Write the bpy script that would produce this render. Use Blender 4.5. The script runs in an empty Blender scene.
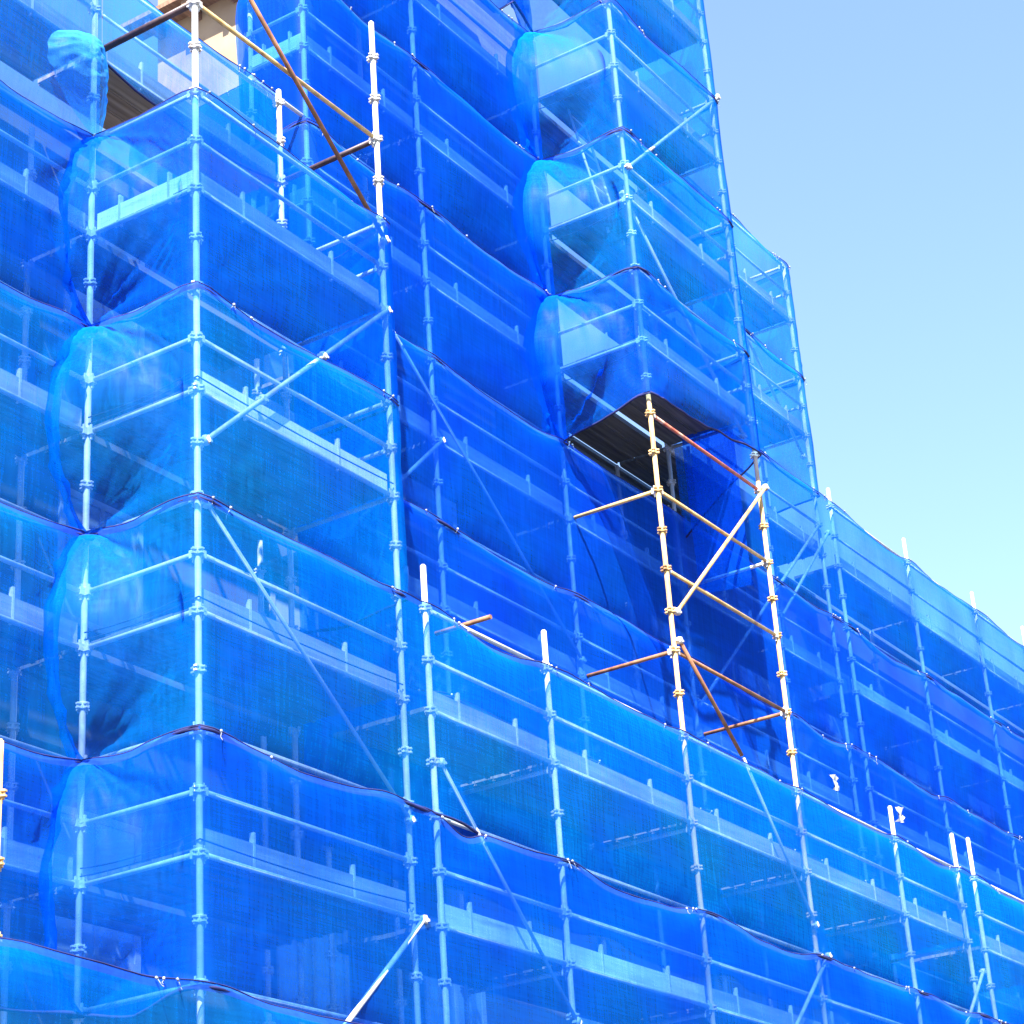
import bpy, bmesh, math, random
from mathutils import Vector, Matrix, noise
random.seed(7)
scn = bpy.context.scene
col = scn.collection
H = 13.465                      # height of the reference level above the ground (m)
B = 1.235                       # depth of one scaffold bay
def K(k): return H - k * 0.5    # half-metre joint index -> height

# ------------------------------------------------------------------ materials
def new_mat(name):
    m = bpy.data.materials.new(name); m.use_nodes = True
    nt = m.node_tree; nt.nodes.clear()
    return m, nt, nt.nodes.new('ShaderNodeOutputMaterial')
def solid(name, c1, c2, rough=.6, metal=0., scale=6., bump=0., stretch=(1, 1, 1), spec=.4, wear=None, wear_amt=.6):
    m, nt, out = new_mat(name); N = nt.nodes; L = nt.links
    p = N.new('ShaderNodeBsdfPrincipled'); p.inputs['Roughness'].default_value = rough; p.inputs['Metallic'].default_value = metal
    p.inputs['Specular IOR Level'].default_value = spec
    tc = N.new('ShaderNodeTexCoord'); mp = N.new('ShaderNodeMapping'); mp.inputs['Scale'].default_value = stretch
    oi = N.new('ShaderNodeObjectInfo'); ad = N.new('ShaderNodeVectorMath'); ad.operation = 'ADD'
    L.new(tc.outputs['Object'], mp.inputs['Vector'])
    sc = N.new('ShaderNodeVectorMath'); sc.operation = 'SCALE'; sc.inputs['Scale'].default_value = 37.
    cb = N.new('ShaderNodeCombineXYZ')
    for i in range(3): L.new(oi.outputs['Random'], cb.inputs[i])
    L.new(cb.outputs[0], sc.inputs[0]); L.new(mp.outputs[0], ad.inputs[0]); L.new(sc.outputs[0], ad.inputs[1])
    nz = N.new('ShaderNodeTexNoise'); nz.inputs['Scale'].default_value = scale; nz.inputs['Detail'].default_value = 6
    L.new(ad.outputs[0], nz.inputs['Vector'])
    r = N.new('ShaderNodeValToRGB'); r.color_ramp.elements[0].position = .33; r.color_ramp.elements[1].position = .67
    r.color_ramp.elements[0].color = (*c1, 1); r.color_ramp.elements[1].color = (*c2, 1)
    L.new(nz.outputs['Fac'], r.inputs['Fac'])
    last = r.outputs['Color']
    if wear:
        n2 = N.new('ShaderNodeTexNoise'); n2.inputs['Scale'].default_value = scale * .55; n2.inputs['Detail'].default_value = 8
        L.new(ad.outputs[0], n2.inputs['Vector'])
        r2 = N.new('ShaderNodeValToRGB'); r2.color_ramp.elements[0].position = .55; r2.color_ramp.elements[1].position = .68
        r2.color_ramp.elements[1].color = (wear_amt,) * 3 + (1,); r2.color_ramp.elements[0].color = (0, 0, 0, 1)
        L.new(n2.outputs['Fac'], r2.inputs['Fac'])
        mx = N.new('ShaderNodeMix'); mx.data_type = 'RGBA'; mx.inputs[7].default_value = (*wear, 1)
        L.new(r2.outputs['Color'], mx.inputs[0]); L.new(last, mx.inputs[6]); last = mx.outputs[2]
    L.new(last, p.inputs['Base Color'])
    if bump:
        b = N.new('ShaderNodeBump'); b.inputs['Strength'].default_value = bump; b.inputs['Distance'].default_value = .01
        L.new(nz.outputs['Fac'], b.inputs['Height']); L.new(b.outputs[0], p.inputs['Normal'])
    L.new(p.outputs[0], out.inputs[0])
    return m

def net_mat(name, body, tint, t0=.55, gloss=.05):
    m, nt, out = new_mat(name); N = nt.nodes; L = nt.links
    tc = N.new('ShaderNodeTexCoord')
    # woven density: fine vertical streaks + broad patches
    mp = N.new('ShaderNodeMapping'); mp.inputs['Scale'].default_value = (34, 34, 1.6)
    L.new(tc.outputs['Object'], mp.inputs['Vector'])
    n1 = N.new('ShaderNodeTexNoise'); n1.inputs['Scale'].default_value = 1.; n1.inputs['Detail'].default_value = 3; L.new(mp.outputs[0], n1.inputs['Vector'])
    mp2 = N.new('ShaderNodeMapping'); mp2.inputs['Scale'].default_value = (2.2, 2.2, 60)
    L.new(tc.outputs['Object'], mp2.inputs['Vector'])
    n3 = N.new('ShaderNodeTexNoise'); n3.inputs['Scale'].default_value = 1.; n3.inputs['Detail'].default_value = 2; L.new(mp2.outputs[0], n3.inputs['Vector'])
    n2 = N.new('ShaderNodeTexNoise'); n2.inputs['Scale'].default_value = .9; n2.inputs['Detail'].default_value = 5; L.new(tc.outputs['Object'], n2.inputs['Vector'])
    def math_(op, a, b_):
        n = N.new('ShaderNodeMath'); n.operation = op
        for i, v in enumerate((a, b_)):
            if isinstance(v, (int, float)): n.inputs[i].default_value = v
            else: L.new(v, n.inputs[i])
        return n.outputs[0]
    s = math_('ADD', math_('MULTIPLY', n1.outputs['Fac'], .26), math_('MULTIPLY', n2.outputs['Fac'], .34))
    s = math_('ADD', s, math_('MULTIPLY', n3.outputs['Fac'], .18))
    t = math_('ADD', math_('SUBTRACT', s, .39), t0)            # openness seen square on
    lw = N.new('ShaderNodeLayerWeight'); lw.inputs['Blend'].default_value = .5
    c = math_('MAXIMUM', math_('SUBTRACT', 1., lw.outputs['Facing']), .12)
    op = math_('POWER', t, math_('DIVIDE', 1., math_('POWER', c, .55)))             # holes close up when seen obliquely
    tr = N.new('ShaderNodeBsdfTransparent'); tr.inputs['Color'].default_value = (*tint, 1)
    df = N.new('ShaderNodeBsdfDiffuse'); tl = N.new('ShaderNodeBsdfTranslucent')
    r = N.new('ShaderNodeValToRGB'); r.color_ramp.elements[0].position = .3; r.color_ramp.elements[1].position = .7
    r.color_ramp.elements[0].color = (body[0], body[1] * .68, body[2] * .9, 1); r.color_ramp.elements[1].color = (body[0], body[1] * 1.36, min(body[2] * 1.05, .97), 1)
    L.new(n2.outputs['Fac'], r.inputs['Fac'])
    for n in (df, tl): L.new(r.outputs['Color'], n.inputs['Color'])
    mx = N.new('ShaderNodeMixShader'); mx.inputs[0].default_value = .48; L.new(df.outputs[0], mx.inputs[1]); L.new(tl.outputs[0], mx.inputs[2])
    gl = N.new('ShaderNodeBsdfGlossy'); gl.inputs['Roughness'].default_value = .45; gl.inputs['Color'].default_value = (.9, .85, 1, 1)
    m2 = N.new('ShaderNodeMixShader'); m2.inputs[0].default_value = gloss; L.new(mx.outputs[0], m2.inputs[1]); L.new(gl.outputs[0], m2.inputs[2])
    m3 = N.new('ShaderNodeMixShader'); L.new(op, m3.inputs[0]); L.new(m2.outputs[0], m3.inputs[1]); L.new(tr.outputs[0], m3.inputs[2])
    L.new(m3.outputs[0], out.inputs[0])
    return m

M = {}
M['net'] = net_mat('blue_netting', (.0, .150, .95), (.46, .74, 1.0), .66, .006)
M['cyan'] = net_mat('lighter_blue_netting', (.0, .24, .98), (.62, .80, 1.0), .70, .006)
M['pale'] = net_mat('paler_blue_netting', (.06, .42, .97), (.60, .88, 1.0), .70, .006)  # paler and greener than the other netting, for the loose flap
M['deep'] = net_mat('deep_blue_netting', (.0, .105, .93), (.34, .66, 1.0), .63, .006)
M['hemlight'] = net_mat('painted_hem_sunlight', (.030, .15, .95), (.30, .64, 1.0), .60, .01)  # violet of sunlit net below the seams, painted into the colour
M['cord'] = solid('hem_cord_gap_shade', (.004, .007, .06), (.01, .014, .11), .8)
M['steel'] = solid('galvanised_steel', (.38, .38, .38), (.54, .54, .54), .55, .0, 9, wear=(.40, .27, .20), wear_amt=.55, stretch=(1, 1, .6))
M['rod'] = solid('grey_bracing_rod', (.30, .31, .33), (.42, .43, .45), .6)
M['cable'] = solid('black_cable', (.01, .01, .015), (.02, .02, .03), .7)
M['cream'] = solid('yellowed_galvanised_steel', (.46, .28, .095), (.64, .44, .19), .5, .0, 8, wear=(.26, .12, .05), wear_amt=.8, stretch=(1, 1, .5))
M['rust'] = solid('rusty_brown_tube', (.15, .06, .03), (.30, .145, .07), .7, .0, 9, wear=(.12, .05, .03))
M['redtube'] = solid('red_painted_tube', (.34, .06, .04), (.5, .16, .10), .6, .0, 9, wear=(.6, .5, .4))
M['dark'] = solid('dark_painted_tube', (.03, .015, .02), (.07, .04, .05), .5, .0, 9)
M['joint'] = solid('cast_joint_steel', (.42, .41, .40), (.58, .57, .55), .55, .0, 20, wear=(.40, .27, .2))
M['plank'] = solid('grey_scaffold_plank', (.07, .07, .068), (.15, .145, .14), .7, .0, 2.5, stretch=(.5, 8, 4), bump=.2)
M['wood'] = solid('timber_plank', (.22, .15, .10), (.42, .31, .22), .8, .0, 2.2, stretch=(.4, 9, 4), bump=.3)
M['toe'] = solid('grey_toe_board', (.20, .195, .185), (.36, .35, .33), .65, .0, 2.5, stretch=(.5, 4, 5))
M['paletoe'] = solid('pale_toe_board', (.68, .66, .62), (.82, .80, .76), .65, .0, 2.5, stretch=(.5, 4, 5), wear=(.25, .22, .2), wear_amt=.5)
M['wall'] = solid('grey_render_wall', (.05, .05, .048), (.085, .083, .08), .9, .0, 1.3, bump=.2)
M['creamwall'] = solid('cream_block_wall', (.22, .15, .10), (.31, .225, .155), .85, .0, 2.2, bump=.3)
M['brown'] = solid('brown_eaves_timber', (.13, .07, .045), (.24, .14, .09), .8, .0, 4, stretch=(1, 6, 4))
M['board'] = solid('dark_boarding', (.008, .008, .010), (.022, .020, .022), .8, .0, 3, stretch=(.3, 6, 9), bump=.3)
M['frame'] = solid('grey_window_frame', (.25, .25, .25), (.35, .35, .35), .5)
M['glass'] = solid('window_glass', (.16, .20, .24), (.30, .34, .38), .08, .0, 1., spec=.8)
M['ground'] = solid('asphalt', (.045, .045, .045), (.07, .068, .065), .9, .0, 3, bump=.3)
M['roof'] = solid('roof_felt', (.14, .14, .14), (.2, .2, .2), .9, .0, 2)
M['tie'] = solid('grey_cable_tie', (.12, .15, .22), (.3, .33, .4), .5, .0, 3)
M['white'] = solid('white_plastic', (.36, .38, .42), (.5, .5, .52), .5, .0, 3)

# ------------------------------------------------------------------ mesh helpers
def obj(name, bm, m, parent=None, smooth=False):
    me = bpy.data.meshes.new(name); bm.to_mesh(me); bm.free()
    me.materials.append(M[m])
    if smooth: me.polygons.foreach_set('use_smooth', [True] * len(me.polygons))
    o = bpy.data.objects.new(name, me); col.objects.link(o)
    if parent: o.parent = parent
    return o
def tag(o, label, cat, group=None, kind=None):
    o['label'] = label; o['category'] = cat
    if group: o['group'] = group
    if kind: o['kind'] = kind
    return o
def empty(name, loc):
    o = bpy.data.objects.new(name, None); o.location = loc; col.objects.link(o); return o
def add_tube(bm, p, q, r=.0242, n=10, cap=True):
    p = Vector(p); q = Vector(q); d = (q - p).normalized()
    a = d.orthogonal().normalized(); b = d.cross(a)
    R = [[bm.verts.new(c + r * (math.cos(2 * math.pi * i / n) * a + math.sin(2 * math.pi * i / n) * b)) for i in range(n)] for c in (p, q)]
    for i in range(n): bm.faces.new((R[0][i], R[0][(i + 1) % n], R[1][(i + 1) % n], R[1][i])).smooth = True
    if cap: bm.faces.new(R[0][::-1]); bm.faces.new(R[1])
def add_box(bm, lo, hi):
    x0, y0, z0 = lo; x1, y1, z1 = hi
    v = [bm.verts.new(c) for c in ((x0, y0, z0), (x1, y0, z0), (x1, y1, z0), (x0, y1, z0), (x0, y0, z1), (x1, y0, z1), (x1, y1, z1), (x0, y1, z1))]
    for f in ((0, 3, 2, 1), (4, 5, 6, 7), (0, 1, 5, 4), (1, 2, 6, 5), (2, 3, 7, 6), (3, 0, 4, 7)): bm.faces.new([v[i] for i in f])

# shared joint mesh: collar with four V-shaped lugs and wedges
def joint_mesh(name, m):
    bm = bmesh.new()
    add_tube(bm, (0, 0, -.035), (0, 0, .035), .037, 10)
    for i in range(4):
        a = i * math.pi / 2
        c, s = math.cos(a), math.sin(a)
        add_box(bm, (.050 * c - .005, .050 * s - .005, -.055 + .012 * i), (.050 * c + .005, .050 * s + .005, .045 - .01 * i))
        for dz in (-.026, .010):
            pts = [(.028, -.024), (.064, -.014), (.064, .014), (.028, .024)]
            lo = [bm.verts.new((x * c - y * s, x * s + y * c, dz)) for x, y in pts]
            hi = [bm.verts.new((x * c - y * s, x * s + y * c, dz + .014)) for x, y in pts]
            bm.faces.new(lo[::-1]); bm.faces.new(hi)
            for j in range(4): bm.faces.new((lo[j], lo[(j + 1) % 4], hi[(j + 1) % 4], hi[j]))
    me = bpy.data.meshes.new(name); bm.to_mesh(me); bm.free(); me.materials.append(M[m]); return me
JM = {'steel': joint_mesh('joint', 'joint'), 'cream': joint_mesh('joint', 'cream')}

poles = []
def standard(X, Y, ktop, kbot, label, m='steel', j0=None, j1=18, group=None, lean=0.):
    root = empty('scaffold_standard', (X, Y, K(kbot)))
    L = K(ktop) - K(kbot)
    bm = bmesh.new(); add_tube(bm, (0, 0, 0), (0, 0, L), .028, 12)
    obj('tube', bm, m, root)
    bm = bmesh.new(); add_tube(bm, (0, 0, L), (0, 0, L + .012), .019, 10); obj('spigot', bm, m, root)
    k = math.ceil(ktop + .25)
    while k <= min(kbot, j1):
        o = bpy.data.objects.new('joint', JM['cream' if m == 'cream' else 'steel']); col.objects.link(o)
        o.parent = root; o.location = (0, 0, K(k) - K(kbot) + random.uniform(-.012, .012)); o.rotation_euler = (0, 0, random.uniform(-.35, .35)); k += 1
    if kbot > 20:
        bm = bmesh.new(); add_box(bm, (-.075, -.075, -.0), (.075, .075, .008)); add_tube(bm, (0, 0, .008), (0, 0, .06), .03); obj('base_plate', bm, 'joint', root)
    tag(root, label, 'scaffold pole', group or 'vertical scaffold poles')
    poles.append((X, Y)); return root

def rail(p, q, name, label, cat, group, m='steel', r=.0225, ends=True):
    p = Vector(p); q = Vector(q); d = (q - p); ln = d.length; d.normalize()
    bm = bmesh.new(); o0 = p + d * .045; add_tube(bm, Vector((0, 0, 0)), (q - d * .09) - p, r)
    o = obj(name, bm, m); o.location = o0
    if ends:
        for t in (o0, q - d * .045):
            e = bpy.data.objects.new('wedge_fitting', WEDGE); col.objects.link(e); e.parent = o
            e.location = t - o0
            e.rotation_euler = (0, 0, math.atan2(d.y, d.x))
    return tag(o, label, cat, group)
bm = bmesh.new(); add_box(bm, (-.03, -.027, -.034), (.03, .027, .034)); add_box(bm, (-.008, -.010, -.075), (.008, .010, .07))
WEDGE = bpy.data.meshes.new('wedge_fitting'); bm.to_mesh(WEDGE); bm.free(); WEDGE.materials.append(M['joint'])

def brace(p, q, label, m='steel', group='diagonal scaffold braces', clamps=(0., 1.)):
    p = Vector(p); q = Vector(q)
    bm = bmesh.new(); add_tube(bm, Vector((0, 0, 0)), q - p, .018 if 'thin' in label else .023, 10); o = obj('brace_tube', bm, m); o.location = p
    for c in clamps:
        e = obj('coupler', coupler_bm(), 'joint', o); e.location = (q - p) * c
    return tag(o, label, 'brace', group)
def coupler_bm():
    bm = bmesh.new(); add_tube(bm, (0, 0, -.035), (0, 0, .035), .034, 10); add_tube(bm, (0, .05, 0), (0, -.035, 0), .026, 8); add_box(bm, (-.05, -.012, -.012), (-.03, .03, .012)); add_box(bm, (.03, -.03, -.01), (.052, .01, .012))
    return bm

ORD = ['topmost', 'second highest', 'third highest', 'fourth highest', 'fifth highest', 'sixth highest', 'seventh highest', 'eighth highest', 'ninth highest', 'tenth highest']
def deck(x0, x1, y0, y1, k, label, m='plank', group='scaffold deck platforms', axis=0):
    z = K(k)
    root = empty('scaffold_deck', ((x0 + x1) / 2, (y0 + y1) / 2, z))
    n = max(1, round((y1 - y0) / .24)); w = (y1 - y0) / n
    for i in range(n):
        bm = bmesh.new(); dz = random.uniform(-.004, .004)
        a = y0 + i * w + .007; b_ = a + w - .014
        e = random.uniform(-.008, .008)
        add_box(bm, (x0 + .03 + e, a, z + .025 + dz), (x1 - .03 + e, b_, z + .065 + dz))
        # folded edges under each plank
        for yy in (a, b_ - .012): add_box(bm, (x0 + .04 + e, yy, z + .003 + dz), (x1 - .04 + e, yy + .012, z + .0245 + dz))
        bmesh.ops.translate(bm, verts=bm.verts, vec=-root.location)
        obj('plank', bm, 'toe' if (i == 0 and 'front of the right bay' in label) else m, root)
    return tag(root, label, 'platform', group)
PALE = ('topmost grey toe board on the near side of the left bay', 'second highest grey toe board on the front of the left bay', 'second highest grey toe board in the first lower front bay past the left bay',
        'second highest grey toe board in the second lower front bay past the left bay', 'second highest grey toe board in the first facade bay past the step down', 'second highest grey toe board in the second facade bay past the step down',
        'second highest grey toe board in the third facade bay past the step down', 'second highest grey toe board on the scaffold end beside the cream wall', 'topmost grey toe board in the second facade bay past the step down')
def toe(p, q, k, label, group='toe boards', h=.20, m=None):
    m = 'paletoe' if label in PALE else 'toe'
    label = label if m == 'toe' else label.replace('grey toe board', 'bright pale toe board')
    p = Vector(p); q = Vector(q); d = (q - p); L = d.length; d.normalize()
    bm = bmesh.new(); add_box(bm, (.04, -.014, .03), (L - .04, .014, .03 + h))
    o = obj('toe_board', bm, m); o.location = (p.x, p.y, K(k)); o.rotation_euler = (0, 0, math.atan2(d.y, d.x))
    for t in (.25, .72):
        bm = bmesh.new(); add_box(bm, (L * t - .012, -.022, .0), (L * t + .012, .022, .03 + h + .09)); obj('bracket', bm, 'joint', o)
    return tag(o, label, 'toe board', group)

# ------------------------------------------------------------------ standards
st = standard
st(0, 0, -2.3, 26.9, 'tall pale pole at the outer corner of the projecting left bay, running the full height', j1=18)
st(2.78, 0, -4.9, 26.9, 'white pole at the far front corner of the left bay, free topped above the netting')
st(0, B, -6, 26.9, 'pole in the recess where the left bay side meets the left facade')
st(3.21, 0, 7.13, 26.9, 'pole with a bare top just beside the far corner pole of the left bay')
st(5.31, 0, 7.2, 26.9, 'pole with a bare top midway between the left bay and the yellow pole')
st(8.12, 0, -16, -.5, 'upper pale length of the front corner pole of the upper right bay, under netting')
st(8.12, 0, -.5, 26.9, 'yellowed bare pole carrying the open frame below the right bay', 'cream')
st(10.9, 0, -16, -.25, 'upper length of the far front pole of the right bay, under netting against the sky')
st(10.9, 0, -.25, 26.9, 'yellowed bare pole on the far side of the open frame with red and white tubes', 'cream')
st(13.73, 0, 7.13, 26.9, 'bare topped pole next along the lower front beyond the open frame')
st(15.8, 0, 6.99, 26.9, 'nearer of two close bare topped poles far along the lower front')
st(16.4, 0, 6.86, 26.9, 'further of two close bare topped poles far along the lower front')
st(19.2, 0, 6.9, 26.9, 'last pole of the lower front, at the picture edge')
st(-2.10, 0, 13.25, 26.9, 'yellowish pole at the lower left picture edge', 'cream')
st(2.78, B, -4.3, 26.9, 'short topped pole behind the far corner of the left bay')
st(3.24, B, -16, 26.9, 'pole at the corner of the tall recessed scaffold beside the cream wall')
st(5.38, B, -16, 26.9, 'full height pole in the recessed facade between the two bays')
st(8.12, B, -16, 26.9, 'pole in the recess where the right bay side meets the facade, inside ballooning net')
st(10.9, B, -12, 26.9, 'pole behind the far pole of the right bay on the facade line')
st(13.7, B, -12.1, 26.9, 'facade pole one bay beyond the right bay, rising to the high net edge')
st(15.55, B, -12, 26.9, 'outermost pole of the tall scaffold, at its step down against the sky')
st(16.1, B, -4.6, 26.9, 'first bare topped pole on the far right skyline, close to the step')
st(18.95, B, -4.85, 26.9, 'second bare topped pole on the far right skyline')
st(21.8, B, -4.75, 26.9, 'third bare topped pole on the far right skyline')
st(24.2, B, -4.9, 26.9, 'fourth bare topped pole on the far right skyline, at the picture edge')
inner = [(0, -1, 'behind the left bay corner recess'), (3.3, -8, 'close to the cream wall corner'), (5.38, -14, 'behind the tall recessed net'), (10.9, -2, 'behind the open frame'), (13.7, -12, 'behind the high net beyond the right bay'), (15.55, -12, 'at the back of the step down against the sky'), (18.95, -2, 'under the far right parapet net')]
for x, kt, s in inner: st(x, 2.02, kt, 26.9, 'inner pole by the building wall ' + s, group='inner scaffold poles')

# ------------------------------------------------------------------ rails, ledgers, decks, toe boards
RG = 'horizontal scaffold rails'
def lvl(i): return ORD[min(i, len(ORD) - 1)]
def front_set(x0, x1, Y, decks, where, deckY=None, m='plank', top=True, toes=True, deckm=None, mid=True):
    for i, k in enumerate(decks):
        s = lvl(i)
        if top: rail((x0, Y, K(k - 2)), (x1, Y, K(k - 2)), 'guard_rail', f'{s} top guard rail {where}', 'guard rail', RG)
        if mid: rail((x0, Y, K(k - 1)), (x1, Y, K(k - 1)), 'guard_rail', f'{s} middle guard rail {where}', 'guard rail', RG)
        rail((x0, Y, K(k)), (x1, Y, K(k)), 'ledger', f'{s} deck ledger {where}', 'ledger', RG)
        if toes: toe((x0, Y + .05, 0), (x1, Y + .05, 0), k, f'{s} grey toe board {where}')
        if deckY: deck(x0, x1, deckY[0], deckY[1], k, f'{s} plank platform {where}', deckm.get(k, m) if deckm else m)
def side_set(X, y0, y1, decks, where, top=True, toes=False, mid=True, m='steel'):
    for i, k in enumerate(decks):
        s = lvl(i)
        if top: rail((X, y0, K(k - 2)), (X, y1, K(k - 2)), 'guard_rail', f'{s} top guard rail {where}', 'guard rail', RG)
        if mid: rail((X, y0, K(k - 1)), (X, y1, K(k - 1)), 'guard_rail', f'{s} middle guard rail {where}', 'guard rail', RG)
        rail((X, y0, K(k)), (X, y1, K(k)), 'transom', f'{s} transom tube {where}', 'transom', RG)
        if toes is True or (toes and k in toes): toe((X + .05, y0, 0), (X + .05, y1, 0), k, f'{s} grey toe board {where}')
P1D = (.07, 1.19); P2D = (1.29, 2.0)
# left bay and the lower front
front_set(0, 2.78, 0, (2, 6, 10, 14, 18), 'on the front of the left bay', P1D)
side_set(0, B, 0, (2, 6, 10, 14, 18), 'on the near side of the left bay', toes=(2,))
side_set(2.78, B, 0, (2, 6), 'on the far side of the left bay')
low = (10, 14, 18)
for a, b_, w in ((3.21, 5.31, 'first'), (5.31, 8.12, 'second'), (8.12, 10.9, 'third'), (10.9, 13.73, 'fourth'), (13.73, 15.8, 'fifth'), (16.4, 19.2, 'sixth')):
    front_set(a, b_, 0, low, f'in the {w} lower front bay past the left bay', P1D)
for x, w in ((5.31, 'first and second'), (8.12, 'second and third'), (10.9, 'third and fourth'), (13.73, 'fourth and fifth'), (15.8, 'fifth and sixth')):
    for i, k in enumerate(low):
        rail((x, 0, K(k) - .06), (x, B, K(k) - .06), 'transom', f'transom under the {lvl(i)} lower front deck between {w} bays', 'transom', RG)
# facade line: left wing, recess, far right
front_set(-2.78, 0, B, (-2, 2, 6, 10, 14), 'on the facade left of the left bay', P2D, deckm={-2: 'wood'})
front_set(0, 2.78, B, (-2,), 'over the wooden planks behind the left bay', P2D, deckm={-2: 'wood'})
for i, k in enumerate((2, 6, 10, 14)):
    deck(0, 2.78, 1.29, 2.0, k, f'{lvl(i)} inner platform between the left bay and the wall')
rail((2.3, B, K(-4.1)), (3.5, B, K(-4.1)), 'ledger', 'short tube with clamps bridging the dark gap above the left bay', 'ledger', RG)
front_set(3.24, 5.38, B, (-14, -10, -6, -2, 2, 6), 'in the recess next to the left bay', P2D)
front_set(5.38, 8.12, B, (-14, -10, -6, -2, 2, 6), 'in the recess next to the right bay', P2D)
side_set(3.24, 2.02, B, (-10, -6, -2), 'on the scaffold end beside the cream wall', toes=True)
# right bay
front_set(8.12, 10.9, 0, (-14, -10, -6, -2), 'on the front of the right bay', P1D)
side_set(8.12, B, 0, (-14, -10, -6, -2), 'on the near side of the right bay')
side_set(10.9, B, 0, (-10, -6, -2), 'on the far side of the right bay')
for i, k in enumerate((-10, -6, -2)): deck(8.12, 10.9, 1.29, 2.0, k, f'{lvl(i)} inner platform between the right bay and the wall')
# facade behind the open frame and beyond
front_set(8.12, 10.9, B, (2, 6), 'on the facade behind the open frame', P2D)
front_set(10.9, 13.7, B, (-10, -6, -2, 2, 6), 'in the first facade bay past the right bay', P2D)
front_set(13.7, 15.55, B, (-10, -6, -2, 2, 6), 'in the narrow facade bay before the step down', P2D)
side_set(15.55, B, 2.02, (-10, -6), 'on the tall scaffold end at the step down')
for a, b_, w in ((16.1, 18.95, 'first'), (18.95, 21.8, 'second'), (21.8, 24.2, 'third'), (24.2, 27, 'fourth')):
    front_set(a, b_, B, (-2, 2, 6, 10), f'in the {w} facade bay past the step down', P2D)
# ladder inside the right bay tower
lad = empty('access_ladder', (8.75, .55, K(-5.9)))
for dx in (-.19, .19):
    bm = bmesh.new(); add_tube(bm, (dx, 0, 0), (dx + .0, .45, 2.2), .018, 8); obj('stile', bm, 'steel', lad)
for i in range(7):
    bm = bmesh.new(); t = (i + .6) / 7.4; add_tube(bm, (-.19, .45 * t, 2.2 * t), (.19, .45 * t, 2.2 * t), .012, 6); obj('rung', bm, 'steel', lad)
tag(lad, 'pale aluminium access ladder inside the upper right bay, seen through net', 'ladder')

# open frame below the right bay (bare tubes)
rail((8.12, 0, K(0)), (10.9, 0, K(0)), 'ledger', 'red painted bare tube at the top of the open frame', 'ledger', RG, 'redtube')
rail((8.12, 0, K(2)), (10.9, 0, K(2)), 'ledger', 'yellowed bare tube second from the top of the open frame', 'ledger', RG, 'cream')
rail((8.12, 0, K(4)), (10.9, 0, K(4)), 'ledger', 'pale and red bare tube in the middle of the open frame', 'ledger', RG, 'cream')
rail((8.12, 0, K(6)), (10.9, 0, K(6)), 'ledger', 'brown bare tube at the bottom of the open frame', 'ledger', RG, 'rust')
rail((8.12, B, K(2)), (8.12, 0, K(2)), 'transom', 'upper bare tube from the yellow pole back to the facade recess', 'transom', RG, 'cream')
rail((8.12, B, K(6)), (8.12, 0, K(6)), 'transom', 'lower rusty tube from the yellow pole back to the facade recess', 'transom', RG, 'rust')
rail((10.9, B, K(2)), (10.9, 0, K(2)), 'transom', 'grey tube from the far frame pole back to the facade', 'transom', RG, 'steel')
rail((10.9, B, K(6)), (10.9, 0, K(6)), 'transom', 'rusty tube from the far frame pole back to the facade, just above the lower net', 'transom', RG, 'rust')
brace((8.17, -.06, K(5.05)), (10.97, -.06, K(-.1)), 'cream diagonal tube across the open frame, rising to its far top', 'cream')
brace((8.17, -.05, K(5.75)), (9.42, -.05, K(7.85)), 'rusty brown diagonal tube dropping from the yellow pole to the lower net', 'rust', clamps=(0.,))
brace((9.46, -.05, K(7.9)), (10.86, -.05, K(11.3)), 'thin blue tinted diagonal behind the lower net under the open frame', m='rod', clamps=(1.,))
# left bay: bare top frame
rail((0, B, K(-2)), (0, 0, K(-2)), 'ledger', 'dark brown bare beam at the top of the left bay side', 'ledger', RG, 'dark', .034)
rail((0, 0, K(-2)), (2.78, 0, K(-2)), 'ledger', 'pale bare tube along the top front of the left bay', 'ledger', RG, 'cream')
rail((2.78, B, K(-2)), (2.78, 0, K(-2)), 'ledger', 'dark brown bare tube closing the far top of the left bay', 'ledger', RG, 'dark', .03)
brace((-.05, -.06, K(-4.2)), (2.76, -.06, K(.45)), 'rusty brown diagonal tube crossing the bare top of the left bay', 'rust')
# other braces
brace((.05, -.05, K(6.95)), (2.75, -.05, K(2.05)), 'white diagonal tube running across the left bay front', clamps=(0., .28, .61, 1.))
brace((.06, -.05, K(8.1)), (2.74, -.05, K(12.3)), 'thin dark diagonal behind the net low on the left bay front', m='rod', clamps=(0., 1.))
brace((3.26, -.05, K(11.)), (5.3, -.05, K(15.1)), 'thin dark diagonal behind the net in the first lower front bay', m='rod', clamps=(0., 1.))
brace((2.83, -.075, K(14.05)), (.0, -.075, K(19.2)), 'pale diagonal tube at the bottom of the left bay front', m='steel', clamps=(0., 1.))
brace((4.55, B - .045, K(-.15)), (8.1, B - .045, K(5.6)), 'long thin diagonal under the net of the recessed facade', m='rod', clamps=(1.,))
brace((5.44, B - .05, K(2.0)), (3.3, B - .05, K(6.05)), 'short tube leaning out from behind the left bay to a facade pole', clamps=(0.,))
brace((8.1, -.06, K(-6.85)), (11.0, -.06, K(-12.2)), 'white diagonal tube high on the right bay front', clamps=(0., 1.))
brace((8.2, .1, K(-6.3)), (10.85, .1, K(-1.6)), 'dark diagonal behind the net on the right bay front')
brace((12.9, B + .07, K(-10.2)), (15.5, B + .07, K(-5.3)), 'dark diagonal behind the net at the tall scaffold end')
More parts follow.
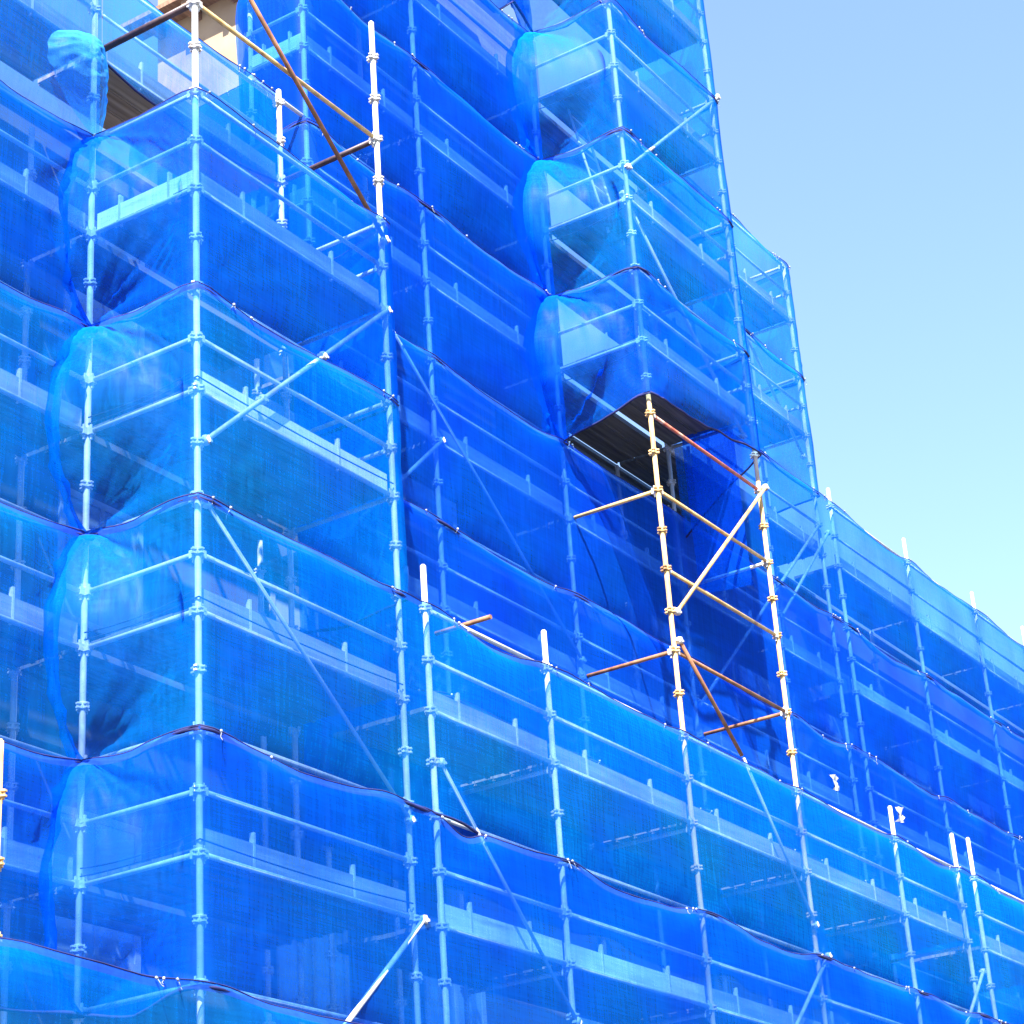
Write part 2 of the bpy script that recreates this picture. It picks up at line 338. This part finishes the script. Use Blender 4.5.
brace((10.94, B - .05, K(5.2)), (15.45, B - .05, K(-2.9)), 'long pale diagonal on the facade rising to the step down', clamps=(1.,))
brace((13.78, B - .05, K(1.0)), (15.75, B - .05, K(-2.85)), 'shorter of two parallel pale diagonals below the step down', clamps=(1.,))
brace((11.1, -.05, K(11.95)), (8.2, -.05, K(17.1)), 'pale diagonal in the lower net below the open frame', clamps=(0.,))
brace((16.06, -.05, K(10.75)), (13.7, -.05, K(15.2)), 'pale diagonal in the lower net at the far right bottom', clamps=(0.,))
# stub poking out over the lower net edge
bm = bmesh.new(); add_tube(bm, (0, .55, 0), (0, -.12, 0)); o = obj('tube_stub', bm, 'rust'); o.location = (4.62, .3, K(7.2))
tag(o, 'short rusty tube end poking out over the lower net edge', 'tube')

# ------------------------------------------------------------------ debris netting
def hemz(seam, x, y):
    d = min(math.hypot(x - a, y - b_) for a, b_ in PXY)
    sag = .075 * (1 - math.exp(-(d / .55) ** 2))
    n = noise.noise(Vector((x * .55 + seam * 3.1, y * .55, seam * 1.7)))
    n2 = noise.noise(Vector((x * 2.1, y * 2.1, seam * 5.3)))
    return K(seam) - sag + .10 * n * (1 - math.exp(-(d / .4) ** 2)) + .022 * n2
PXY = []
def face_dist(x, y):
    return min(math.hypot(x - a, y - b_) for a, b_ in PXY)
def corner_pts(P, d1, d2, rL, rR, bulge, w, n):
    A = P - d1 * rL * w; E = P + d2 * rR * w
    c1 = A + d2 * (.34 * rR * w) - d1 * bulge * w
    c2 = E - d2 * (.42 * rR * w) - d1 * .10 * bulge * w
    pts = []
    for i in range(n + 1):
        t = i / n; s = 1 - t
        pts.append(A * s ** 3 + c1 * (3 * s * s * t) + c2 * (3 * s * t * t) + E * t ** 3)
    return pts
def net(label, path, k0, k1, inner=None, zt=None, zb=None, dz=.065, dx=.075, amp=1., fold=1., seed=0, cat='safety net', group='blue debris netting bands', cords=True, extra=None, mat='net'):
    """path: plan vertices; inner: {vertex index: (reach along the facade, reach along the bay side, belly)}"""
    inner = inner or {}
    path = [Vector(p) for p in path]
    zt = zt or (lambda x, y: hemz(k0, x, y)); zb = zb or (lambda x, y: hemz(k1, x, y) - .035)
    nrow = max(4, int((k1 - k0) * .5 / dz))
    nseg = [max(2, int((path[i + 1] - path[i]).length / dx)) for i in range(len(path) - 1)]
    rows = []
    for r in range(nrow + 1):
        v = r / nrow
        w = max(.02, math.sin(math.pi * min(1, max(0, v))) ** .65)
        pts = []; cur = path[0]
        for i in range(len(path) - 1):
            a = path[i]; b_ = path[i + 1]
            start = pts[-1] if pts else a
            if (i + 1) in inner:
                rL, rR, bu = inner[i + 1]
                d1 = (b_ - a).normalized(); d2 = (path[i + 2] - b_).normalized()
                cp = corner_pts(b_, d1, d2, rL, rR, bu, w, 18)
                end = cp[0]
            else: cp = None; end = b_
            n = nseg[i]
            for j in range(0 if not pts else 1, n + 1): pts.append(start.lerp(end, j / n))
            if cp: pts += cp[1:]
        rows.append(pts)
    nc = len(rows[0])
    bm = bmesh.new(); V = []
    hems = (K(k0), K(k1))
    for r, pts in enumerate(rows):
        v = r / nrow; line = []
        sv = math.sin(math.pi * v)
        for c in range(nc):
            p = pts[c]
            a = pts[max(0, c - 1)]; b_ = pts[min(nc - 1, c + 1)]
            t = (b_ - a)
            if t.length < 1e-6: t = Vector((1, 0))
            t.normalize(); nrm = Vector((t.y, -t.x))
            x, y = p
            z = zt(x, y) * (1 - v) + zb(x, y) * v
            hgt = v * (k1 - k0) * .5
            d = face_dist(x, y)
            far = 1 - math.exp(-(d / .45) ** 2)
            lip = .55 + .9 * noise.noise(Vector((x * .7, y * .7, k0 * 2.3 + 9)))
            prof = .088 + .01 * far + max(.2, lip) * .21 * far * (1 - math.exp(-hgt / .17)) * math.exp(-hgt / 1.1) - .085 * far * math.exp(-((1 - v) * (k1 - k0) * .5) / .16)
            bil = far * sv * (.05 * noise.noise(Vector((x * .5 + seed, y * .5, z * .4))) - .012)
            wr = .015 * noise.noise(Vector((x * 1.6, y * 1.6, z * 1.2 + seed))) + .004 * noise.noise(Vector((x * 4.5, y * 4.5, z * 2.6 + seed))) + .004 * noise.noise(Vector((x * 13, y * 13, z * 3 + seed)))
            fd = 0.
            for ax, ay in PXY:
                dd = math.hypot(x - ax, y - ay)
                if dd < 1.7:
                    al = (x - ax) - (y - ay)
                    for hz, up in ((hems[0], 0), (hems[1], 1)):
                        h = z - hz; rr = math.hypot(dd, h)
                        if rr < 1.9:
                            th = math.atan2(abs(h), al)
                            ph = ax * 7.3 + hz * 3.1
                            q = math.sin(th * 7 + ph + 1.5 * math.sin(th * 4 + ph))
                            q = 2.2 * (1 - abs(q)) ** 2.2 - .55
                            fd += .040 * q * min(1, rr / .35) * math.exp(-rr / .62)
            ic = 0.
            for vi in inner:
                P = path[vi]; ic = max(ic, math.exp(-((p - P).length / .75) ** 2))
            if ic > .02:
                pl = noise.noise(Vector(((x - y) * 5.2 + z * .8, z * 1.1, seed * 2.7))); pl2 = noise.noise(Vector(((x - y) * 9, z * 4.5, seed * 1.3)))
                wr += ic * sv * (.11 * (1 - 2 * abs(pl)) * .9 + .010 * pl2 - .05)
            dsp = prof + amp * (bil + wr) + fold * (.30 + .95 * ic) * fd * min(1, sv * 3)
            if d < .3: dsp = max(dsp, .080 - .1 * max(0, d - .08))
            if extra: dsp += extra(x, y, z, v)
            line.append(bm.verts.new((x + nrm.x * dsp, y + nrm.y * dsp, z)))
        V.append(line)
    for r in range(nrow):
        for c in range(nc - 1):
            bm.faces.new((V[r + 1][c], V[r + 1][c + 1], V[r][c + 1], V[r][c])).smooth = True
    bm.faces.ensure_lookup_table()
    nlit = max(1, round(.065 / dz))
    for i in range(nlit * (nc - 1)): bm.faces[i].material_index = 1  # top rows carry the painted violet sunlight
    top = [v.co.copy() for v in V[0]]; bot = [v.co.copy() for v in V[-1]]
    o = obj('debris_net', bm, mat); o.data.materials.append(M['hemlight'])
    if cords:
        for line, rr in ((top, .007), (bot, .017)):  # lower cord thickened, near-black: also stands in for shadow in seam gaps
            cb = bmesh.new(); prev = None; ps = []
            for p in line:
                if not ps or (p - ps[-1]).length > .05: ps.append(p)
            for i, p in enumerate(ps):
                ring = [cb.verts.new(p + Vector((0, 0, 1)) * rr * math.cos(u) * (1 + .5 * noise.noise(p * 3)) + Vector((.5, -.85, 0)) * rr * math.sin(u)) for u in (0, 1.57, 3.14, 4.71)]
                if prev:
                    for q in range(4): cb.faces.new((prev[q], prev[(q + 1) % 4], ring[(q + 1) % 4], ring[q])).smooth = True
                prev = ring
            obj('hem_cord', cb, 'cord', o)
        for ax, ay in PXY:
            for q in range(random.choice((1, 2, 2, 3))):
                bst = min(top, key=lambda p: (p.x - ax - random.uniform(-.9, .9)) ** 2 + (p.y - ay) ** 2)
                if abs(bst.x - ax) > 1.2 or abs(bst.y - ay) > 1.2: continue
                e = bpy.data.objects.new('cable_tie', TIE[random.randrange(3)]); col.objects.link(e); e.parent = o
                e.location = bst + Vector((-.012, -.022, -.01)); e.rotation_euler = (random.uniform(-.6, .6), random.uniform(-.9, .9), random.uniform(0, 3))
    return tag(o, label, cat, group)

TIE = []
for L_ in (.04, .07, .1):
    bm = bmesh.new(); add_tube(bm, (0, 0, .010), (0, 0, -.014), .011, 8); add_tube(bm, (0, 0, -.018), (.012, .004, -.018 - L_ * .6), .003, 5); add_tube(bm, (.012, .004, -.018 - L_ * .6), (.0, .01, -.018 - L_), .0025, 5)
    me = bpy.data.meshes.new('cable_tie'); bm.to_mesh(me); bm.free(); me.materials.append(M['tie']); TIE.append(me)
# --- left bay
PXY = [(-2.78, B), (0, B), (0, 0), (2.78, 0), (2.78, B)]
pathA = [(-3.4, B), (0, B), (0, 0), (2.78, 0), (2.78, 1.18)]
net('blue net band wrapped round the left bay, topmost, under the bare tubes', pathA, 0, 4, fold=1.5, inner={1: (.34, 1.15, .12)}, seed=1, mat='net', zt=None)
net('blue net band wrapped round the left bay, second from its top', pathA, 4, 8, fold=1.3, inner={1: (.38, 1.15, .14)}, seed=2, mat='cyan')
net('pale netting strip on the facade above the left bay, sky behind', [(-3.4, B), (0, B)], -4, 0, seed=3, mat='cyan')
net('short parapet net behind the bare top of the left bay', [(0.02, B), (2.62, B)], -4, -1.85, seed=4, mat='cyan')
# --- lower front, continuous with the left bay
PXY = [(-2.78, B), (0, B), (0, 0), (2.78, 0), (3.21, 0), (5.31, 0), (8.12, 0), (10.9, 0), (13.73, 0), (15.8, 0), (16.4, 0), (19.2, 0)]
pathL = [(-3.4, B), (0, B), (0, 0), (21.5, 0)]
def tear(x, y):
    if y > .3: return 0
    return -.17 * math.exp(-((x - 3.5) / .28) ** 2)
net('long lower front net, its upper hem below the open frame', pathL, 8, 12, {1: (.36, 1.15, .18)}, seed=5, mat='cyan', zb=lambda x, y: hemz(12, x, y) - .02 - .05 * tear(x, y))
net('long lower front net under the dark slit in its seam', pathL, 12, 16, {1: (.34, 1.15, .12)}, seed=6, mat='net', zt=lambda x, y: hemz(12, x, y) + tear(x, y) * .9)
net('lowest net band in view, running flat past the left bay corner', [(-6, 0), (21.5, 0)], 16, 20, seed=7, mat='cyan')
# --- recessed facade between the bays and everything beyond, below the right bay
PXY = [(2.78, B), (3.24, B), (5.38, B), (8.12, B), (10.9, B), (13.7, B), (15.55, B), (16.1, B), (18.95, B), (21.8, B), (24.2, B)]
pathM = [(2.8, B), (27.5, B)]
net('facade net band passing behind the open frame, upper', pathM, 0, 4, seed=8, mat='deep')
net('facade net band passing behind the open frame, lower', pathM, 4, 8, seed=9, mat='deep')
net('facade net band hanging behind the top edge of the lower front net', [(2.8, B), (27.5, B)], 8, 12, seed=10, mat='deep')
net('net band from the right bay to the far right parapet skyline', [(11.4, B), (27.5, B)], -4, 0, seed=11, mat='net')
net('high net band past the right bay, below its sloping top edge', [(10.9, B), (15.55, B), (15.55, 2.0)], -8, -4, seed=12, mat='cyan')
net('highest net band at the step down against the sky', [(10.9, B), (15.55, B), (15.55, 2.0)], -12, -8, seed=13, mat='cyan')
# --- right bay with the recess beside it
PXY = [(3.24, B), (5.38, B), (8.12, B), (8.12, 0), (10.9, 0), (10.9, B)]
pathQ = [(3.24, 2.02), (3.24, B), (8.1, B)]
for k, w_ in ((-4, 'lowest'), (-8, 'second lowest'), (-12, 'third lowest'), (-16, 'top')):
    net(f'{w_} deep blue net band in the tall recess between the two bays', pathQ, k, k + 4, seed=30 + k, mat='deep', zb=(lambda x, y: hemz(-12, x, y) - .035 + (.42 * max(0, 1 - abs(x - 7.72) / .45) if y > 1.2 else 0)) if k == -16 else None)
pathR = [(7.56, B), (8.12, B), (8.12, 0), (10.9, 0), (10.9, 1.18)]
def hem_low(x, y):
    # trimmed lower edge of the right bay net, lifted over the open frame
    if x > 8.0 and y < 1.2:
        base = K(-.45) if y > .02 else K(-.55) + .10 * (x - 8.12)
        if x > 10.85: base = K(-1.1) - .7 * y
        if x < 8.3: base = K(0) * (y / B) + K(-.55) * (1 - y / B)
        return base + .03 * noise.noise(Vector((x * 3, y * 3, 1))) - .03
    return hemz(0, x, y) - .035
net('lowest ballooning net band of the right bay, with its gathered hem', pathR, -4, 0, {1: (.50, 1.1, .20)}, seed=14, mat='net', zb=hem_low, fold=2.4)
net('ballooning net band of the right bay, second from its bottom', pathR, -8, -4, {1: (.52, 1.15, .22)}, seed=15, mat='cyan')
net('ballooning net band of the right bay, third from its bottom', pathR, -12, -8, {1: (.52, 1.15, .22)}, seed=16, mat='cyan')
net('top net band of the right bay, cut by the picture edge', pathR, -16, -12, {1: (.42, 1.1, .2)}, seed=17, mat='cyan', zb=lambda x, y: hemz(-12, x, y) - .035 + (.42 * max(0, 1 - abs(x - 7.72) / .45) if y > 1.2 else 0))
# side netting below the cream wall
PXY = [(3.24, 2.02), (3.24, B)]
net('netting on the scaffold end below the cream wall', [(3.24, 3.6), (3.24, 2.02)], -5.6, -2, seed=18, mat='net')
net('torn net edge hanging inside the open frame, before the facade', [(10.86, .95), (10.95, .25)], -2.2, 2.2, seed=19, mat='deep', cords=False, fold=.3)

# loose flap bellying out beside the left bay recess pole
bm = bmesh.new(); V = []
nr, nc_ = 60, 40
for r in range(nr + 1):
    v = r / nr; line = []
    z = K(-1.85) * (1 - v) + K(-.02) * v
    half = max(.02, math.sin(math.pi * (.10 + .88 * v) ) ** .6) if v < 1 else .02
    for c in range(nc_ + 1):
        u = c / nc_
        x = -.80 * half * (1 - u) + .0 * u
        y = B - .06 - .32 * half * math.sin(math.pi * (.12 + .88 * u)) ** .8 - .10 * u * half
        w = .05 * abs(noise.noise(Vector((u * 4 + v * 2, v * 6, 2)))) + .018 * noise.noise(Vector((u * 9, v * 10, 5))) + .007 * noise.noise(Vector((u * 22, v * 25, 5)))
        line.append(bm.verts.new((x, y + w * half, z + .04 * (1 - u) * (1 - v))))
    V.append(line)
for r in range(nr):
    for c in range(nc_): bm.faces.new((V[r + 1][c], V[r + 1][c + 1], V[r][c + 1], V[r][c])).smooth = True
o = obj('net_flap', bm, 'pale'); tag(o, 'loose bright flap of net bellying beside the wooden plank opening', 'safety net')

# cables along the deck level
def cable(pts, label, sag=.04, r=.007):
    bm = bmesh.new()
    for i in range(len(pts) - 1):
        a, b_ = Vector(pts[i]), Vector(pts[i + 1]); n = 10; prev = a
        for j in range(1, n + 1):
            t = j / n; p = a.lerp(b_, t) - Vector((0, 0, sag * 4 * t * (1 - t))); add_tube(bm, prev, p, r, 5, False); prev = p
    return tag(obj('cable', bm, 'cable'), label, 'cable', 'thin dark cables tied along the scaffold')
for k, s in ((5.75, 'at its second deck'), (9.75, 'at its third deck'), (13.75, 'at its fourth deck')):
    cable([(-.035, B - .04, K(k)), (-.035, .04, K(k - .06))], f'upper thin dark cable on the left bay side {s}')
    cable([(-.035, B - .04, K(k + .13)), (-.035, -.035, K(k + .05)), (2.74, -.035, K(k + .03))], f'lower thin dark cable round the left bay corner {s}', .03)
for k, s in ((-9.75, 'high up'), (-5.75, 'halfway up'), (-1.75, 'just over its gathered hem')):
    cable([(8.085, B - .04, K(k + .1)), (8.085, .04, K(k))], f'thin dark cable on the right bay side {s}', .05)

# small white plastic pieces caught near the lower net edge
for i, (x, y, k, s) in enumerate(((11.92, .02, 7.35, 'nearer of two crumpled white plastic scraps above the lower net edge'), (13.88, .02, 7.3, 'crumpled white plastic scrap right behind a bare pole top'))):
    bm = bmesh.new(); g = [[bm.verts.new((a * .04 + .02 * noise.noise(Vector((a, b_, i))), .11 * noise.noise(Vector((a * .9, b_ * .9, i + 4))), b_ * .05 + .02 * a * .4 + .02 * noise.noise(Vector((a * .8, b_ * .8, 9))))) for a in range(-2, 3)] for b_ in range(-2, 3)]
    for a in range(4):
        for b_ in range(4): bm.faces.new((g[a][b_], g[a][b_ + 1], g[a + 1][b_ + 1], g[a + 1][b_])).smooth = True
    o = obj('plastic_scrap', bm, 'white'); o.location = (x, y - .09, K(k)); tag(o, s, 'plastic scrap', 'white plastic scraps')

# ------------------------------------------------------------------ building
bd = empty('building', (10, 2.3, 0))
def bpart(name, boxes, m, label=None, parent=bd):
    bm = bmesh.new()
    for lo, hi in boxes: add_box(bm, lo, hi)
    bmesh.ops.translate(bm, verts=bm.verts, vec=-bd.location)
    o = obj(name, bm, m, parent)
    if label: o['label'] = label
    return o
W = 2.2
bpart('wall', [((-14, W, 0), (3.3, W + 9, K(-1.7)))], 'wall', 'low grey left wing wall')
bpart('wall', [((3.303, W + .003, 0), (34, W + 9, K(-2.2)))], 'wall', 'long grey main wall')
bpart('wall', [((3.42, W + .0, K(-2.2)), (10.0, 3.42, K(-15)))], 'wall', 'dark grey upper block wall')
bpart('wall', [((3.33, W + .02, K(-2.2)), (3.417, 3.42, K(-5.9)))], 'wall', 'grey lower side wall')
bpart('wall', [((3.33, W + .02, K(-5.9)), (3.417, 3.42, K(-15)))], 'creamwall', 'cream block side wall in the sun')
bpart('roof', [((-14.05, W - .05, K(-1.7)), (3.3, W + 9.05, K(-1.7) + .05))], 'roof')
bpart('roof', [((10.02, W - .05, K(-2.2)), (34.05, W + 9.05, K(-2.2) + .05))], 'roof')
ev = bpart('eave', [((3.02, 1.98, K(-8.55)), (3.35, 3.75, K(-8.55) + .06))], 'brown', 'brown timber eave above the cream wall')
for yy in (2.2, 2.75, 3.3): bpart('rafter', [((3.06, yy, K(-8.55) - .14), (3.35, yy + .08, K(-8.55) - .003))], 'brown', parent=ev)
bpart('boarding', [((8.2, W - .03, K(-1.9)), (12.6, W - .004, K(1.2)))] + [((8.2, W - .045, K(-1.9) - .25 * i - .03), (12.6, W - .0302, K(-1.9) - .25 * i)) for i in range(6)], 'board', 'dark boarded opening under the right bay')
bpart('boarding', [((6.6, W - .03, K(-14.4)), (9.4, W - .004, K(-11.4)))], 'wood', 'tan boarding high in the recess')
for zi, zc in enumerate((K(13.2), K(7.2), K(1.2))):
    for x in (-4.5, -1.6, 1.2, 4.2, 6.6, 9.5, 12.3, 14.8, 17.6, 20.4, 23.2):
        if zi == 2 and 8 < x < 12: continue
        fr = bpart('window', [((x - .55, W - .03, zc - .65), (x - .48, W - .002, zc + .65)), ((x + .48, W - .03, zc - .65), (x + .55, W - .002, zc + .65)), ((x - .48, W - .03, zc + .58), (x + .48, W - .002, zc + .65)), ((x - .48, W - .03, zc - .65), (x + .48, W - .002, zc - .58)), ((x - .025, W - .03, zc - .58), (x + .025, W - .002, zc + .58))], 'frame')
        bpart('pane', [((x - .48, W - .015, zc - .58), (x - .025, W - .003, zc + .58)), ((x + .025, W - .015, zc - .58), (x + .48, W - .003, zc + .58))], 'glass', parent=fr)
tag(bd, 'grey and cream building wrapped in blue netting behind the scaffold', 'building')

# ------------------------------------------------------------------ ground
bm = bmesh.new(); S = 3000
v = [bm.verts.new(c) for c in ((-S, -S, 0), (S, -S, 0), (S, S, 0), (-S, S, 0))]; bm.faces.new(v)
g = obj('ground', bm, 'ground'); g['kind'] = 'structure'; g['label'] = 'grey asphalt ground below the scaffold'; g['category'] = 'ground'

# ------------------------------------------------------------------ light
d = Vector((1.64, 1.0, -2.4)).normalized()
sl = bpy.data.lights.new('sun', 'SUN'); sl.energy = 5.0; sl.angle = math.radians(.5); sl.color = (1, .95, .86)
so = bpy.data.objects.new('sun', sl); so.rotation_euler = d.to_track_quat('-Z', 'Y').to_euler(); so.location = (-20, -20, 40); col.objects.link(so)
w = bpy.data.worlds.new('World'); scn.world = w; w.use_nodes = True
nt = w.node_tree; bg = nt.nodes['Background']; sky = nt.nodes.new('ShaderNodeTexSky'); sky.sky_type = 'NISHITA'; sky.sun_disc = False
sky.sun_elevation = math.radians(51.4); sky.sun_rotation = math.radians(238.6); sky.air_density = 1.0; sky.dust_density = 1.1; sky.ozone_density = 2.4
nt.links.new(sky.outputs[0], bg.inputs[0]); bg.inputs[1].default_value = .092

# ------------------------------------------------------------------ camera
cam = bpy.data.cameras.new('camera'); co = bpy.data.objects.new('camera', cam); col.objects.link(co)
cam.sensor_width = 36; cam.lens = 36 * 2200.57 / 1024; cam.clip_end = 10000; cam.clip_start = .1
a = Vector((.54897893, -.83330629, -.06498281)); b_ = Vector((-.31835025, -.28034607, .9055712)); c = -Vector((.77283585, .47645221, .41918736))
mw = Matrix(((a.x, b_.x, c.x, -12.44899635), (a.y, b_.y, c.y, -10.67504129), (a.z, b_.z, c.z, -11.81528531 + H), (0, 0, 0, 1)))
co.matrix_world = mw
scn.camera = co
scn.view_settings.view_transform = 'Standard'; scn.view_settings.look = 'None'; scn.view_settings.gamma = 1; scn.view_settings.exposure = 2.25
scn.cycles.transparent_max_bounces = 40; scn.cycles.max_bounces = 10; scn.cycles.diffuse_bounces = 4; scn.cycles.transmission_bounces = 6
scn.cycles.use_denoising = True
